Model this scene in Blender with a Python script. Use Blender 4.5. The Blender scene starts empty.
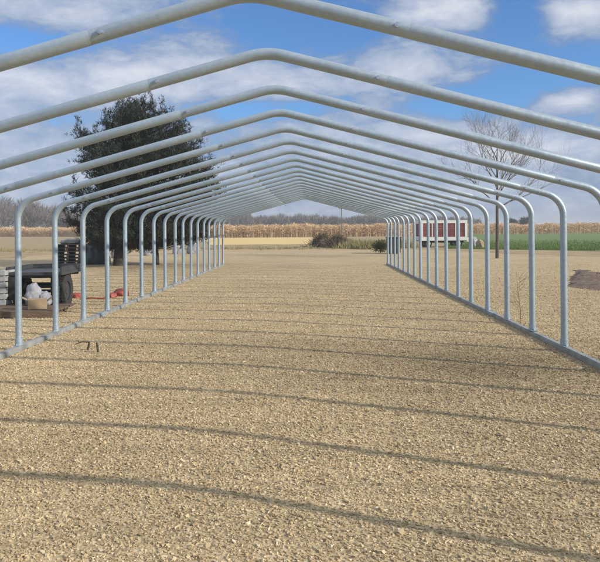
import bpy, bmesh, math, random
import numpy as np
from mathutils import Vector, Matrix

random.seed(7)
RNG = np.random.default_rng(11)
S = bpy.context.scene
COL = S.collection
PI = math.pi

# ------------------------------------------------------------------ camera numbers (fitted to the photograph)
F = 650.0 / 600.0          # focal length in picture widths
YAW, ROLL = 0.0438, 0.007
PX, PY = 283.9, 228.3      # principal point in the 600 x 562 picture
CAMH = 1.45
XL, XR, XM = -3.5326, 2.9162, -0.3082
SP, C0 = 1.1115, 1.9054    # arch spacing, phase
ZR = 2.62                  # ridge centre line
SLOPE = 0.264
TR = 0.0385                # tube radius


def at(px, d, z=0.0):
    """A spot d metres in front of the camera under picture column px."""
    u = (px - PX) / 650.0 * d
    return Vector((u * math.cos(YAW) - d * math.sin(YAW), u * math.sin(YAW) + d * math.cos(YAW), z))


# ------------------------------------------------------------------ helpers
def link(o, parent=None):
    COL.objects.link(o)
    if parent is not None:
        o.parent = parent
    return o


def tag(o, label=None, cat=None, group=None, kind=None):
    if label: o['label'] = label
    if cat: o['category'] = cat
    if group: o['group'] = group
    if kind: o['kind'] = kind
    return o


def empty(name, loc=(0, 0, 0), rz=0.0):
    o = bpy.data.objects.new(name, None)
    o.empty_display_size = 0.2
    o.location = loc
    o.rotation_euler = (0, 0, rz)
    return link(o)


def np_obj(name, V, Fc, mat, parent=None, smooth=False):
    V = np.asarray(V, dtype=np.float32)
    Fc = np.asarray(Fc, dtype=np.int32)
    k = Fc.shape[1]
    me = bpy.data.meshes.new(name)
    me.vertices.add(len(V)); me.vertices.foreach_set('co', V.ravel())
    me.loops.add(Fc.size); me.loops.foreach_set('vertex_index', Fc.ravel())
    me.polygons.add(len(Fc))
    me.polygons.foreach_set('loop_start', np.arange(0, Fc.size, k, dtype=np.int32))
    me.polygons.foreach_set('loop_total', np.full(len(Fc), k, dtype=np.int32))
    me.polygons.foreach_set('use_smooth', np.full(len(Fc), smooth, dtype=bool))
    me.update(calc_edges=True)
    me.materials.append(mat)
    return link(bpy.data.objects.new(name, me), parent)


def obj(name, bm, mat, parent=None, smooth=False, bevel=0.0):
    if bevel > 0:
        bmesh.ops.bevel(bm, geom=[e for e in bm.edges if e.calc_face_angle(0) > 0.6], offset=bevel, segments=2,
                        affect='EDGES', clamp_overlap=True)
    me = bpy.data.meshes.new(name)
    bm.to_mesh(me); bm.free()
    if smooth:
        me.polygons.foreach_set('use_smooth', [True] * len(me.polygons))
    me.materials.append(mat)
    return link(bpy.data.objects.new(name, me), parent)


def box(bm, c, s, rz=0.0, rx=0.0, ry=0.0):
    m = Matrix.Translation(c) @ Matrix.Rotation(rz, 4, 'Z') @ Matrix.Rotation(ry, 4, 'Y') @ Matrix.Rotation(rx, 4, 'X')
    bmesh.ops.create_cube(bm, size=1.0, matrix=m @ Matrix.Diagonal((s[0], s[1], s[2], 1)))
    return bm


def tube(bm, pts, r, n=14, cap=True):
    """Sweep a round section of radius r (number or list) along a polyline."""
    pts = [Vector(p) for p in pts]
    rs = r if isinstance(r, (list, tuple)) else [r] * len(pts)
    rings = []
    t0 = (pts[1] - pts[0]).normalized()
    ref = Vector((0, 1, 0)) if abs(t0.y) < 0.9 else Vector((0, 0, 1))
    for i, p in enumerate(pts):
        if i == 0: t = (pts[1] - pts[0]).normalized()
        elif i == len(pts) - 1: t = (pts[-1] - pts[-2]).normalized()
        else: t = ((pts[i] - pts[i - 1]).normalized() + (pts[i + 1] - pts[i]).normalized()).normalized()
        u = (ref - t * ref.dot(t)).normalized()
        v = t.cross(u)
        ref = u
        rings.append([bm.verts.new(p + (u * math.cos(a) + v * math.sin(a)) * rs[i])
                      for a in [2 * PI * k / n for k in range(n)]])
    for a, b in zip(rings[:-1], rings[1:]):
        for k in range(n):
            f = bm.faces.new((a[k], a[(k + 1) % n], b[(k + 1) % n], b[k])); f.smooth = True
    if cap:
        bm.faces.new([bm.verts.new(v.co) for v in reversed(rings[0])]); bm.faces.new([bm.verts.new(v.co) for v in rings[-1]])
    return bm


def cyl(bm, c, r, h, axis='Z', n=16, r2=None):
    rot = {'Z': Matrix(), 'Y': Matrix.Rotation(PI / 2, 4, 'X'), 'X': Matrix.Rotation(PI / 2, 4, 'Y')}[axis]
    bmesh.ops.create_cone(bm, cap_ends=True, segments=n, radius1=r, radius2=r if r2 is None else r2, depth=h,
                          matrix=Matrix.Translation(c) @ rot)
    return bm


def lump(bm, c, s, seed=0, amp=0.25, sub=3, freq=1.6):
    """A rounded irregular body resting with its bottom flattened."""
    from mathutils import noise
    r = bmesh.ops.create_icosphere(bm, subdivisions=sub, radius=1.0)
    for v in r['verts']:
        p = v.co.copy()
        d = noise.noise(p * freq + Vector((seed * 3.1, seed, 7))) + 0.5 * noise.noise(p * freq * 2.3 + Vector((seed, 5, 1)))
        p *= 1 + amp * d
        if p.z < -0.55: p.z = -0.55 - (p.z + 0.55) * -0.1
        v.co = Vector((c[0] + p.x * s[0], c[1] + p.y * s[1], c[2] + (p.z + 0.55) * s[2]))
    return bm


# ------------------------------------------------------------------ materials
def nd(nt, typ, **kw):
    n = nt.nodes.new(typ)
    for k, v in kw.items():
        setattr(n, k, v)
    return n


def ramp(nt, fac, stops):
    r = nd(nt, 'ShaderNodeValToRGB')
    e = r.color_ramp.elements
    while len(e) < len(stops): e.new(0.5)
    for el, (p, c) in zip(e, stops):
        el.position = p
        el.color = (c[0], c[1], c[2], 1) if isinstance(c, (tuple, list)) else (c, c, c, 1)
    nt.links.new(fac, r.inputs[0])
    return r.outputs[0]


def mathn(nt, op, a, b=None, c=None):
    m = nd(nt, 'ShaderNodeMath', operation=op)
    for i, x in enumerate((a, b, c)):
        if x is None: continue
        if isinstance(x, (int, float)): m.inputs[i].default_value = x
        else: nt.links.new(x, m.inputs[i])
    return m.outputs[0]


def mixc(nt, fac, a, b, blend='MIX'):
    m = nd(nt, 'ShaderNodeMix', data_type='RGBA', blend_type=blend)
    for i, x in ((0, fac), (6, a), (7, b)):
        if isinstance(x, (int, float)): m.inputs[i].default_value = x
        elif isinstance(x, (tuple, list)): m.inputs[i].default_value = (x[0], x[1], x[2], 1)
        else: nt.links.new(x, m.inputs[i])
    return m.outputs[2]


def noise_tex(nt, vec, scale, detail=4, rough=0.55):
    n = nd(nt, 'ShaderNodeTexNoise')
    n.inputs['Scale'].default_value = scale
    n.inputs['Detail'].default_value = detail
    n.inputs['Roughness'].default_value = rough
    if vec is not None: nt.links.new(vec, n.inputs['Vector'])
    return n.outputs['Fac']


def mat(name, c1, c2=None, scale=6.0, rough=0.7, metal=0.0, bump=0.0, bscale=None, lo=0.35, hi=0.65, detail=4, spec=0.5,
        stretch=None):
    m = bpy.data.materials.new(name); m.use_nodes = True
    nt = m.node_tree; b = nt.nodes['Principled BSDF']
    b.inputs['Roughness'].default_value = rough
    b.inputs['Metallic'].default_value = metal
    b.inputs['Specular IOR Level'].default_value = spec
    tc = nd(nt, 'ShaderNodeTexCoord')
    vec = tc.outputs['Object']
    if stretch:
        mp = nd(nt, 'ShaderNodeMapping'); mp.inputs['Scale'].default_value = stretch
        nt.links.new(vec, mp.inputs['Vector']); vec = mp.outputs['Vector']
    f = noise_tex(nt, vec, scale, detail)
    nt.links.new(ramp(nt, f, [(lo, c1), (hi, c2 or c1)]), b.inputs['Base Color'])
    if bump > 0:
        bp = nd(nt, 'ShaderNodeBump'); bp.inputs['Strength'].default_value = bump
        bp.inputs['Distance'].default_value = 0.02
        nt.links.new(noise_tex(nt, vec, bscale or scale * 4, 5), bp.inputs['Height'])
        nt.links.new(bp.outputs['Normal'], b.inputs['Normal'])
    return m


def leaf_mat(name, c1, c2, rough=0.7):
    """Foliage and twigs: tint varies from leaf to leaf, a little light passes through."""
    m = bpy.data.materials.new(name); m.use_nodes = True
    nt = m.node_tree; b = nt.nodes['Principled BSDF']
    b.inputs['Roughness'].default_value = rough
    b.inputs['Specular IOR Level'].default_value = 0.25
    g = nd(nt, 'ShaderNodeNewGeometry')
    nt.links.new(ramp(nt, g.outputs['Random Per Island'], [(0.0, c1), (1.0, c2)]), b.inputs['Base Color'])
    return m


# galvanised tube
def galv():
    m = bpy.data.materials.new('galvanised_steel'); m.use_nodes = True
    nt = m.node_tree; b = nt.nodes['Principled BSDF']
    tc = nd(nt, 'ShaderNodeTexCoord')
    f1 = noise_tex(nt, tc.outputs['Object'], 3.0, 5)
    f2 = noise_tex(nt, tc.outputs['Object'], 40.0, 3)
    base = ramp(nt, f1, [(0.3, (0.34, 0.425, 0.495)), (0.7, (0.42, 0.505, 0.575))])
    sp = ramp(nt, f2, [(0.3, (0.86, 0.87, 0.88)), (0.7, (1, 1, 1))])
    nt.links.new(mixc(nt, 1.0, base, sp, 'MULTIPLY'), b.inputs['Base Color'])
    b.inputs['Metallic'].default_value = 0.42
    nt.links.new(ramp(nt, f2, [(0.3, 0.36), (0.7, 0.50)]), b.inputs['Roughness'])
    return m


M = {}
M['galv'] = galv()
M['bolt'] = mat('zinc_bolt', (0.62, 0.63, 0.64), (0.75, 0.75, 0.75), 20, 0.3, 0.9)
M['rail'] = mat('weathered_steel_rail', (0.23, 0.245, 0.245), (0.36, 0.375, 0.37), 5, 0.6, 0.2)
M['bark_dark'] = mat('dark_bark', (0.035, 0.028, 0.024), (0.07, 0.055, 0.045), 8, 0.9, bump=0.6)
M['bark_grey'] = mat('grey_brown_bark', (0.085, 0.07, 0.06), (0.14, 0.12, 0.105), 8, 0.9, bump=0.4)
M['bark_pale'] = mat('pale_grey_bark', (0.15, 0.135, 0.13), (0.22, 0.20, 0.195), 8, 0.9)
M['twig'] = leaf_mat('bare_twigs', (0.13, 0.115, 0.11), (0.21, 0.185, 0.175))
M['needle'] = leaf_mat('conifer_needles', (0.020, 0.028, 0.022), (0.050, 0.062, 0.044))
M['bush'] = leaf_mat('green_bush_leaves', (0.07, 0.095, 0.035), (0.14, 0.16, 0.065))
M['drygrass'] = leaf_mat('dry_grass', (0.20, 0.19, 0.08), (0.36, 0.31, 0.15))
M['wheat'] = leaf_mat('wheat_leaves', (0.11, 0.18, 0.045), (0.19, 0.26, 0.08))
M['corn'] = leaf_mat('dry_corn', (0.50, 0.34, 0.19), (0.80, 0.60, 0.37))
M['brush'] = leaf_mat('brown_brush', (0.10, 0.075, 0.05), (0.20, 0.15, 0.09))
M['weed'] = leaf_mat('dry_weed_stalk', (0.22, 0.15, 0.09), (0.30, 0.21, 0.13))
M['tyre'] = mat('black_rubber', (0.022, 0.022, 0.024), (0.04, 0.04, 0.042), 12, 0.8)
M['dark'] = mat('dark_painted_steel', (0.035, 0.038, 0.042), (0.06, 0.063, 0.068), 6, 0.55)
M['white'] = mat('dull_white_paint', (0.30, 0.31, 0.31), (0.42, 0.43, 0.42), 4, 0.6)
M['wagon_white'] = mat('white_wagon_paint', (0.74, 0.73, 0.70), (0.82, 0.81, 0.79), 4, 0.6)
M['wagon_red'] = mat('dark_red_boards', (0.16, 0.035, 0.040), (0.23, 0.055, 0.06), 3, 0.7)
M['sack'] = mat('white_woven_sack', (0.22, 0.23, 0.26), (0.36, 0.36, 0.39), 9, 0.75, bump=0.5, bscale=14)
M['tan'] = mat('tan_cardboard', (0.29, 0.21, 0.13), (0.38, 0.29, 0.19), 5, 0.85)
M['timber'] = mat('weathered_brown_timber', (0.10, 0.070, 0.048), (0.19, 0.135, 0.09), 4, 0.85, bump=0.4, stretch=(1, 8, 8))
M['pallet'] = mat('grey_pallet_wood', (0.11, 0.095, 0.085), (0.20, 0.17, 0.15), 4, 0.85)
M['red'] = mat('faded_red_plastic', (0.26, 0.05, 0.04), (0.36, 0.08, 0.06), 8, 0.5)
M['tarp'] = mat('dark_teal_tarp', (0.055, 0.075, 0.085), (0.09, 0.115, 0.125), 5, 0.6, bump=0.4)
M['bin'] = mat('dark_green_plastic', (0.018, 0.028, 0.024), (0.03, 0.042, 0.035), 5, 0.5)
M['pole'] = mat('grey_pole_wood', (0.16, 0.14, 0.13), (0.22, 0.20, 0.18), 3, 0.9)
M['peg'] = mat('dark_wet_wood', (0.05, 0.04, 0.03), (0.09, 0.07, 0.05), 20, 0.9)


# gravel: the colour of the stones and the darker patches, strongest by the right-hand rail
def tone_factor(nt, vec):
    """Multiplier for the gravel colour, lower in the darker patches."""
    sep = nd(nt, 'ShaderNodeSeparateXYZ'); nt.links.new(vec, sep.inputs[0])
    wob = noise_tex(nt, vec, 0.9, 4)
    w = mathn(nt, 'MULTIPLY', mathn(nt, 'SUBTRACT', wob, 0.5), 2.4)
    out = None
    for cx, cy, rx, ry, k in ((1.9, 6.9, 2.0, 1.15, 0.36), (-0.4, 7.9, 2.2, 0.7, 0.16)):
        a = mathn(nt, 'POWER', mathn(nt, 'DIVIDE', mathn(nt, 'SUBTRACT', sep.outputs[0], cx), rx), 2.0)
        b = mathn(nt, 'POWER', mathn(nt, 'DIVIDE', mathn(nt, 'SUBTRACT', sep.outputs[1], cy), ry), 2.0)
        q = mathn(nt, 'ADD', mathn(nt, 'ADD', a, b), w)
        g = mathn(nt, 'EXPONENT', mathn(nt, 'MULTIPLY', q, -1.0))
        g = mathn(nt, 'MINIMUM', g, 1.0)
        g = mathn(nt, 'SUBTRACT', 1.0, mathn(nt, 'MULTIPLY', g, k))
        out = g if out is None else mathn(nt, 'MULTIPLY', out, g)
    big = noise_tex(nt, vec, 0.35, 4)
    br = nd(nt, 'ShaderNodeMapRange'); nt.links.new(big, br.inputs[0])
    br.inputs[1].default_value = 0.3; br.inputs[2].default_value = 0.7
    br.inputs[3].default_value = 0.90; br.inputs[4].default_value = 1.06
    mp = nd(nt, 'ShaderNodeMapping'); mp.inputs['Scale'].default_value = (0.35, 2.2, 1.0); mp.inputs['Rotation'].default_value = (0, 0, 0.12)
    nt.links.new(vec, mp.inputs['Vector'])
    st = nd(nt, 'ShaderNodeMapRange'); nt.links.new(noise_tex(nt, mp.outputs['Vector'], 1.6, 6, 0.6), st.inputs[0])
    st.inputs[1].default_value = 0.3; st.inputs[2].default_value = 0.7
    st.inputs[3].default_value = 0.84; st.inputs[4].default_value = 1.10
    out = mathn(nt, 'MULTIPLY', out, st.outputs[0])
    return mathn(nt, 'MULTIPLY', out, br.outputs[0])


STONE_STOPS = [(0.0, (0.29, 0.22, 0.14)), (0.25, (0.43, 0.335, 0.20)), (0.6, (0.53, 0.42, 0.255)), (0.88, (0.60, 0.49, 0.31)), (1.0, (0.70, 0.60, 0.43))]
FINE_STOPS = [(0.15, (0.34, 0.265, 0.16)), (0.4, (0.45, 0.355, 0.215)), (0.7, (0.53, 0.42, 0.255)), (1.0, (0.63, 0.53, 0.35))]


def gravel_mat():
    m = bpy.data.materials.new('gravel'); m.use_nodes = True
    nt = m.node_tree; b = nt.nodes['Principled BSDF']
    b.inputs['Roughness'].default_value = 0.9; b.inputs['Specular IOR Level'].default_value = 0.2
    tc = nd(nt, 'ShaderNodeTexCoord'); vec = tc.outputs['Object']
    wrp = nd(nt, 'ShaderNodeTexVoronoi'); wrp.inputs['Scale'].default_value = 38.0
    nt.links.new(vec, wrp.inputs['Vector'])
    v2 = nd(nt, 'ShaderNodeTexVoronoi'); v2.inputs['Scale'].default_value = 17.0
    nt.links.new(vec, v2.inputs['Vector'])
    s1 = nd(nt, 'ShaderNodeSeparateXYZ'); nt.links.new(wrp.outputs['Color'], s1.inputs[0])
    s2 = nd(nt, 'ShaderNodeSeparateXYZ'); nt.links.new(v2.outputs['Color'], s2.inputs[0])
    pick = mathn(nt, 'ADD', mathn(nt, 'MULTIPLY', s1.outputs[0], 0.65), mathn(nt, 'MULTIPLY', s2.outputs[0], 0.35))
    col = ramp(nt, pick, FINE_STOPS)
    patch_tone = tone_factor(nt, vec)
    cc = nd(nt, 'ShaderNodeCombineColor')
    for i in range(3): nt.links.new(patch_tone, cc.inputs[i])
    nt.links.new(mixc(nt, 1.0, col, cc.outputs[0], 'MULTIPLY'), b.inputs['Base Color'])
    bp = nd(nt, 'ShaderNodeBump'); bp.inputs['Strength'].default_value = 0.8; bp.inputs['Distance'].default_value = 0.008
    h = mathn(nt, 'ADD', mathn(nt, 'SUBTRACT', 1.0, wrp.outputs['Distance']), mathn(nt, 'MULTIPLY', s2.outputs[1], 0.6))
    nt.links.new(h, bp.inputs['Height'])
    nt.links.new(bp.outputs['Normal'], b.inputs['Normal'])
    return m


def stone_mat():
    m = bpy.data.materials.new('gravel_stones'); m.use_nodes = True
    nt = m.node_tree; b = nt.nodes['Principled BSDF']
    b.inputs['Roughness'].default_value = 0.9; b.inputs['Specular IOR Level'].default_value = 0.2
    g = nd(nt, 'ShaderNodeNewGeometry'); tc = nd(nt, 'ShaderNodeTexCoord')
    col = ramp(nt, g.outputs['Random Per Island'], STONE_STOPS)
    patch_tone = tone_factor(nt, tc.outputs['Object'])
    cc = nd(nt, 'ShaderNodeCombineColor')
    for i in range(3): nt.links.new(patch_tone, cc.inputs[i])
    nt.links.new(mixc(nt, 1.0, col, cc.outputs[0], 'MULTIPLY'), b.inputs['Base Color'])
    return m


# ------------------------------------------------------------------ the ground
def sheet(name, poly, z, m, label_kind='structure'):
    bm = bmesh.new()
    bm.faces.new([bm.verts.new((p[0], p[1], z)) for p in poly])
    bmesh.ops.recalc_face_normals(bm, faces=bm.faces)
    for f in bm.faces:
        if f.normal.z < 0: f.normal_flip()
    o = obj(name, bm, m)
    o['kind'] = label_kind
    return o


M['soil'] = mat('dry_soil_and_stubble', (0.27, 0.20, 0.105), (0.40, 0.31, 0.17), 0.9, 0.95, bump=0.6, bscale=5)
M['stubble'] = mat('golden_stubble', (0.60, 0.43, 0.17), (0.74, 0.56, 0.26), 0.9, 0.95, bump=0.6, bscale=6, stretch=(0.4, 2, 1))
M['green'] = mat('winter_wheat', (0.09, 0.15, 0.04), (0.15, 0.21, 0.06), 0.8, 0.95, bump=0.8, bscale=9, stretch=(0.5, 2, 1))
M['earth'] = mat('bare_brown_earth', (0.10, 0.068, 0.05), (0.17, 0.12, 0.09), 1.5, 0.95, bump=0.8, bscale=12)

def ragged(p, q, n, amp):
    out = []
    for i in range(n):
        t = i / n
        a = Vector((p[0], p[1])).lerp(Vector((q[0], q[1])), t)
        out.append((a.x + random.uniform(-amp, amp), a.y + random.uniform(-amp, amp)))
    return out


sheet('ground', [(-1500, -60), (1500, -60), (1500, 2500), (-1500, 2500)], -0.012, M['soil'])
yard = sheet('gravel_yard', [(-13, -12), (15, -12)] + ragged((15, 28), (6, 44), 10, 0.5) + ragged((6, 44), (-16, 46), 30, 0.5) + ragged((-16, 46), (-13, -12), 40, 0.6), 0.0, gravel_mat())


a0, a1, a2, a3 = at(205, 58), at(318, 58), at(318, 103), at(205, 103)
sheet('stubble_field', ragged(a0.xy, a1.xy, 12, 0.4) + ragged(a1.xy, a2.xy, 8, 0.3) + [a2.xy, a3.xy], 0.004, M['stubble'])
g0, g1, g2, g3 = at(452, 44), at(760, 33), at(760, 150), at(440, 128)
sheet('green_field', ragged(g0.xy, g1.xy, 14, 0.3) + [g1.xy, g2.xy, g3.xy], 0.006, M['green'])


def soil_bank():
    from mathutils import noise
    nx, ny = 70, 40
    p00, p10, p01 = at(560, 15.4), at(690, 11.9), at(572, 22.5)
    V = []
    for j in range(ny + 1):
        for i in range(nx + 1):
            u, v = i / nx, j / ny
            p = p00 + (p10 - p00) * u + (p01 - p00) * v
            e = min(1, u * 9, v * 10, (1 - v) * 5)
            n_ = noise.fractal(Vector((p.x * 1.3, p.y * 1.3, 0)), 0.6, 2.0, 5)
            V.append((p.x + n_ * 0.16, p.y + noise.fractal(Vector((p.x * 1.8, p.y * 1.8, 4)), 0.6, 2.0, 4) * 0.3, -0.03 + e * (0.06 + 0.05 * n_)))
    Fc = [(j * (nx + 1) + i, j * (nx + 1) + i + 1, (j + 1) * (nx + 1) + i + 1, (j + 1) * (nx + 1) + i) for j in range(ny) for i in range(nx)]
    o = np_obj('soil_bank', V, Fc, M['earth'], smooth=True)
    o['kind'] = 'structure'


soil_bank()


# loose stones on the near gravel
def chip():
    v = np.array([(x, y, z) for x in (-1, 1) for y in (-1, 1) for z in (-1, 1)], dtype=float) * 0.72
    f = np.array([(0, 1, 3, 2), (4, 6, 7, 5), (0, 4, 5, 1), (2, 3, 7, 6), (0, 2, 6, 4), (1, 5, 7, 3)])
    # cut every face into two triangles so that each facet stays plane
    return v, np.concatenate([f[:, [0, 1, 2]], f[:, [0, 2, 3]]])


def scatter_stones():
    base, fc = chip()
    P = []
    d = 2.1
    while d < 27.0:
        step = 0.1
        hw = 0.47 * d + 1.4
        dens = 5600 if d < 4 else 5600 * (4 / d) ** 1.75 * min(1.0, (27 - d) / 12)
        n = int(dens * step * 2 * hw)
        u = RNG.uniform(-hw, hw, n) + 0.025 * d
        dd = RNG.uniform(d, d + step, n)
        P.append(np.stack([u * math.cos(YAW) - dd * math.sin(YAW), u * math.sin(YAW) + dd * math.cos(YAW)], 1))
        d += step
    P = np.concatenate(P)
    n = len(P)
    size = 0.0061 * np.exp(RNG.normal(0, 0.30, n)) * np.clip((P[:, 1] / 6.0) ** 0.18, 0.9, 1.2)
    size = np.clip(size, 0.0035, 0.016)
    sc = np.stack([size * RNG.uniform(0.9, 1.35, n), size * RNG.uniform(0.75, 1.1, n), size * RNG.uniform(0.42, 0.8, n)], 1)
    V = base[None] * (1 + RNG.uniform(-0.42, 0.28, (n, 8, 1))) + RNG.normal(0, 0.16, (n, 8, 3))
    V = V * sc[:, None, :]
    # tilt about x, then turn about z
    a = RNG.normal(0, 0.5, n); ca, sa = np.cos(a)[:, None], np.sin(a)[:, None]
    y, z = V[:, :, 1].copy(), V[:, :, 2].copy()
    V[:, :, 1] = y * ca - z * sa; V[:, :, 2] = y * sa + z * ca
    b = RNG.uniform(0, 2 * PI, n); cb, sb = np.cos(b)[:, None], np.sin(b)[:, None]
    x, y = V[:, :, 0].copy(), V[:, :, 1].copy()
    V[:, :, 0] = x * cb - y * sb; V[:, :, 1] = x * sb + y * cb
    V[:, :, 0] += P[:, None, 0]; V[:, :, 1] += P[:, None, 1]
    V[:, :, 2] += (sc[:, 2] * RNG.uniform(0.15, 0.75, n))[:, None]
    Fa = fc[None] + (np.arange(n) * 8)[:, None, None]
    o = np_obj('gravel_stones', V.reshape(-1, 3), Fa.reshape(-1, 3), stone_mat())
    tag(o, 'loose beige gravel stones covering the yard inside the steel frame', 'gravel', kind='stuff')


scatter_stones()

# ------------------------------------------------------------------ the steel frame
frame = empty('shelter_frame', (XM, 0, 0))
tag(frame, 'long galvanised steel tube shelter frame of bare gabled arches on two ground rails', 'steel frame')
HW = (XR - XL) / 2
N_ARCH = 22                                         # arch 0 stands just out of view and throws the nearest shadow
Y0 = C0 * SP
Y_END = (C0 + N_ARCH - 1) * SP
RAIL = 0.07


CUTS = [Y0 - 1.9, 1.2 + 4.6, 5.8 + 4.9, 10.7 + 4.9, 15.6 + 4.9, Y_END + 0.2]
for sx in (-1, 1):
    for y0, y1 in zip(CUTS[:-1], CUTS[1:]):
        bm = bmesh.new(); box(bm, (sx * HW + random.uniform(-.004, .004), (y0 + y1) / 2, RAIL / 2 - 0.006), (RAIL, y1 - y0 - 0.012, RAIL))
        rl = obj('base_rail', bm, M['rail'], frame, bevel=0.008)
        if y1 < Y_END:
            bm = bmesh.new(); box(bm, (sx * HW, y1, RAIL / 2 - 0.004), (RAIL + 0.012, 0.26, RAIL + 0.006))
            for dy in (-0.08, 0.08):
                for q in (-1, 1): cyl(bm, (sx * HW + q * (RAIL / 2 + 0.011), y1 + dy, RAIL / 2), 0.011, 0.012, 'X', 6)
            obj('joint_sleeve', bm, M['galv'], rl)


def arc(c, r, a0, a1, n):
    return [(c[0] + r * math.cos(a0 + (a1 - a0) * i / n), 0, c[1] + r * math.sin(a0 + (a1 - a0) * i / n)) for i in range(n + 1)]


TH = math.atan(SLOPE)
ct, st = math.cos(TH), math.sin(TH)


def roof_pt(s, x):                                  # centre line of the straight roof tube, x metres off the ridge
    return (s * x, 0, ZR + 0.012 - SLOPE * x)


def ridge_bm():
    bm = bmesh.new()
    R = 0.45
    zc = ZR + 0.012 - R / ct
    pts = [roof_pt(-1, 0.82), roof_pt(-1, 0.45), roof_pt(-1, 0.16)] + arc((0, zc), R, PI / 2 + TH, PI / 2 - TH, 10) + [roof_pt(1, 0.16), roof_pt(1, 0.45), roof_pt(1, 0.82)]
    return tube(bm, pts, TR)


EJ = 2.72                                            # joint of roof tube and leg tube


def rafter_bm(s):
    bm = bmesh.new()
    return tube(bm, [roof_pt(s, x) for x in (0.795, 0.80, 1.3, 2.0, EJ - 0.005, EJ)], [TR * 0.99] + [TR * 1.03] * 4 + [TR * 0.99])


def leg_bm(s):
    bm = bmesh.new()
    R = 0.27
    # circle tangent to the vertical x = HW and to the roof line
    cx = HW - R
    # roof line: z = ZR+.012 - SLOPE x ; centre sits R below it (perpendicular)
    cz = ZR + 0.012 - SLOPE * cx - R / ct
    a_roof = PI / 2 - TH
    pr = arc((cx, cz), R, a_roof, 0.0, 10)
    pts = [roof_pt(1, EJ - 0.03)] + pr + [(HW, 0, cz - 0.15), (HW, 0, 1.0), (HW, 0, 0.5), (HW, 0, RAIL - 0.006)]
    rr = [TR * 1.0] * len(pts)
    return tube(bm, [(s * p[0], p[1], p[2]) for p in pts], rr)


def bolt_bm(s, x):
    bm = bmesh.new()
    p = roof_pt(s, x)
    cyl(bm, p, 0.006, 2 * TR + 0.030, 'Y', 8)
    cyl(bm, (p[0], -TR - 0.006, p[2]), 0.014, 0.012, 'Y', 6)
    cyl(bm, (p[0], TR + 0.006, p[2]), 0.014, 0.012, 'Y', 6)
    q = (p[0] + s * st * (TR + 0.006), 0, p[2] + ct * (TR + 0.006))
    return bm


def socket_bm(s):
    bm = bmesh.new()
    cyl(bm, (s * HW, 0, RAIL + 0.035), TR + 0.007, 0.08, 'Z', 18)
    box(bm, (s * HW, 0, RAIL - 0.001), (RAIL + 0.006, 0.15, 0.008))
    for q in (-0.058, 0.058): cyl(bm, (s * HW, q, RAIL + 0.010), 0.011, 0.014, 'Z', 6)
    return bm


arch = obj('arch', ridge_bm(), M['galv'], frame)
subs = []
for s in (-1, 1):
    subs.append(obj('roof_tube', rafter_bm(s), M['galv'], arch))
    subs.append(obj('leg', leg_bm(s), M['galv'], arch))
    subs.append(obj('bolt', bolt_bm(s, 0.735), M['bolt'], arch))
    subs.append(obj('bolt', bolt_bm(s, EJ + 0.06), M['bolt'], arch))
    subs.append(obj('foot_socket', socket_bm(s), M['galv'], arch, smooth=False))
arch.location = (0, Y0 + 0.10, 0)
for i in range(1, N_ARCH):
    c = arch.copy(); link(c, frame)
    c.location = (random.uniform(-0.012, 0.012), Y0 + i * SP + random.uniform(-0.012, 0.012), 0)
    c.rotation_euler = (random.uniform(-0.004, 0.004), random.uniform(-0.0025, 0.0025), random.uniform(-0.003, 0.003))
    for ch in subs:
        d = ch.copy(); link(d, c)


# ------------------------------------------------------------------ vegetation
def quads_from(P, D, W, L, taper=0.25):
    """Thin leaf blades: root P, direction D (unit), side vector W (unit * half width), length L."""
    n = len(P)
    tip = P + D * L[:, None]
    V = np.stack([P - W, P + W, tip + W * taper, tip - W * taper], 1).reshape(-1, 3)
    Fc = (np.arange(n) * 4)[:, None] + np.arange(4)[None]
    return V, Fc


def unit(v):
    return v / np.maximum(np.linalg.norm(v, axis=-1, keepdims=True), 1e-9)


def blades(P, D, wid, length, jitter, taper=0.25):
    n = len(P)
    D = unit(D + RNG.normal(0, jitter, (n, 3)))
    W = unit(np.cross(D, RNG.normal(0, 1, (n, 3)))) * (wid * RNG.uniform(0.6, 1.3, n))[:, None]
    return quads_from(P, D, W, length * RNG.uniform(0.6, 1.3, n), taper)


def branch_tube(bm, pts, rads, n=5):
    return tube(bm, pts, list(rads), n=n, cap=False)


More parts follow.
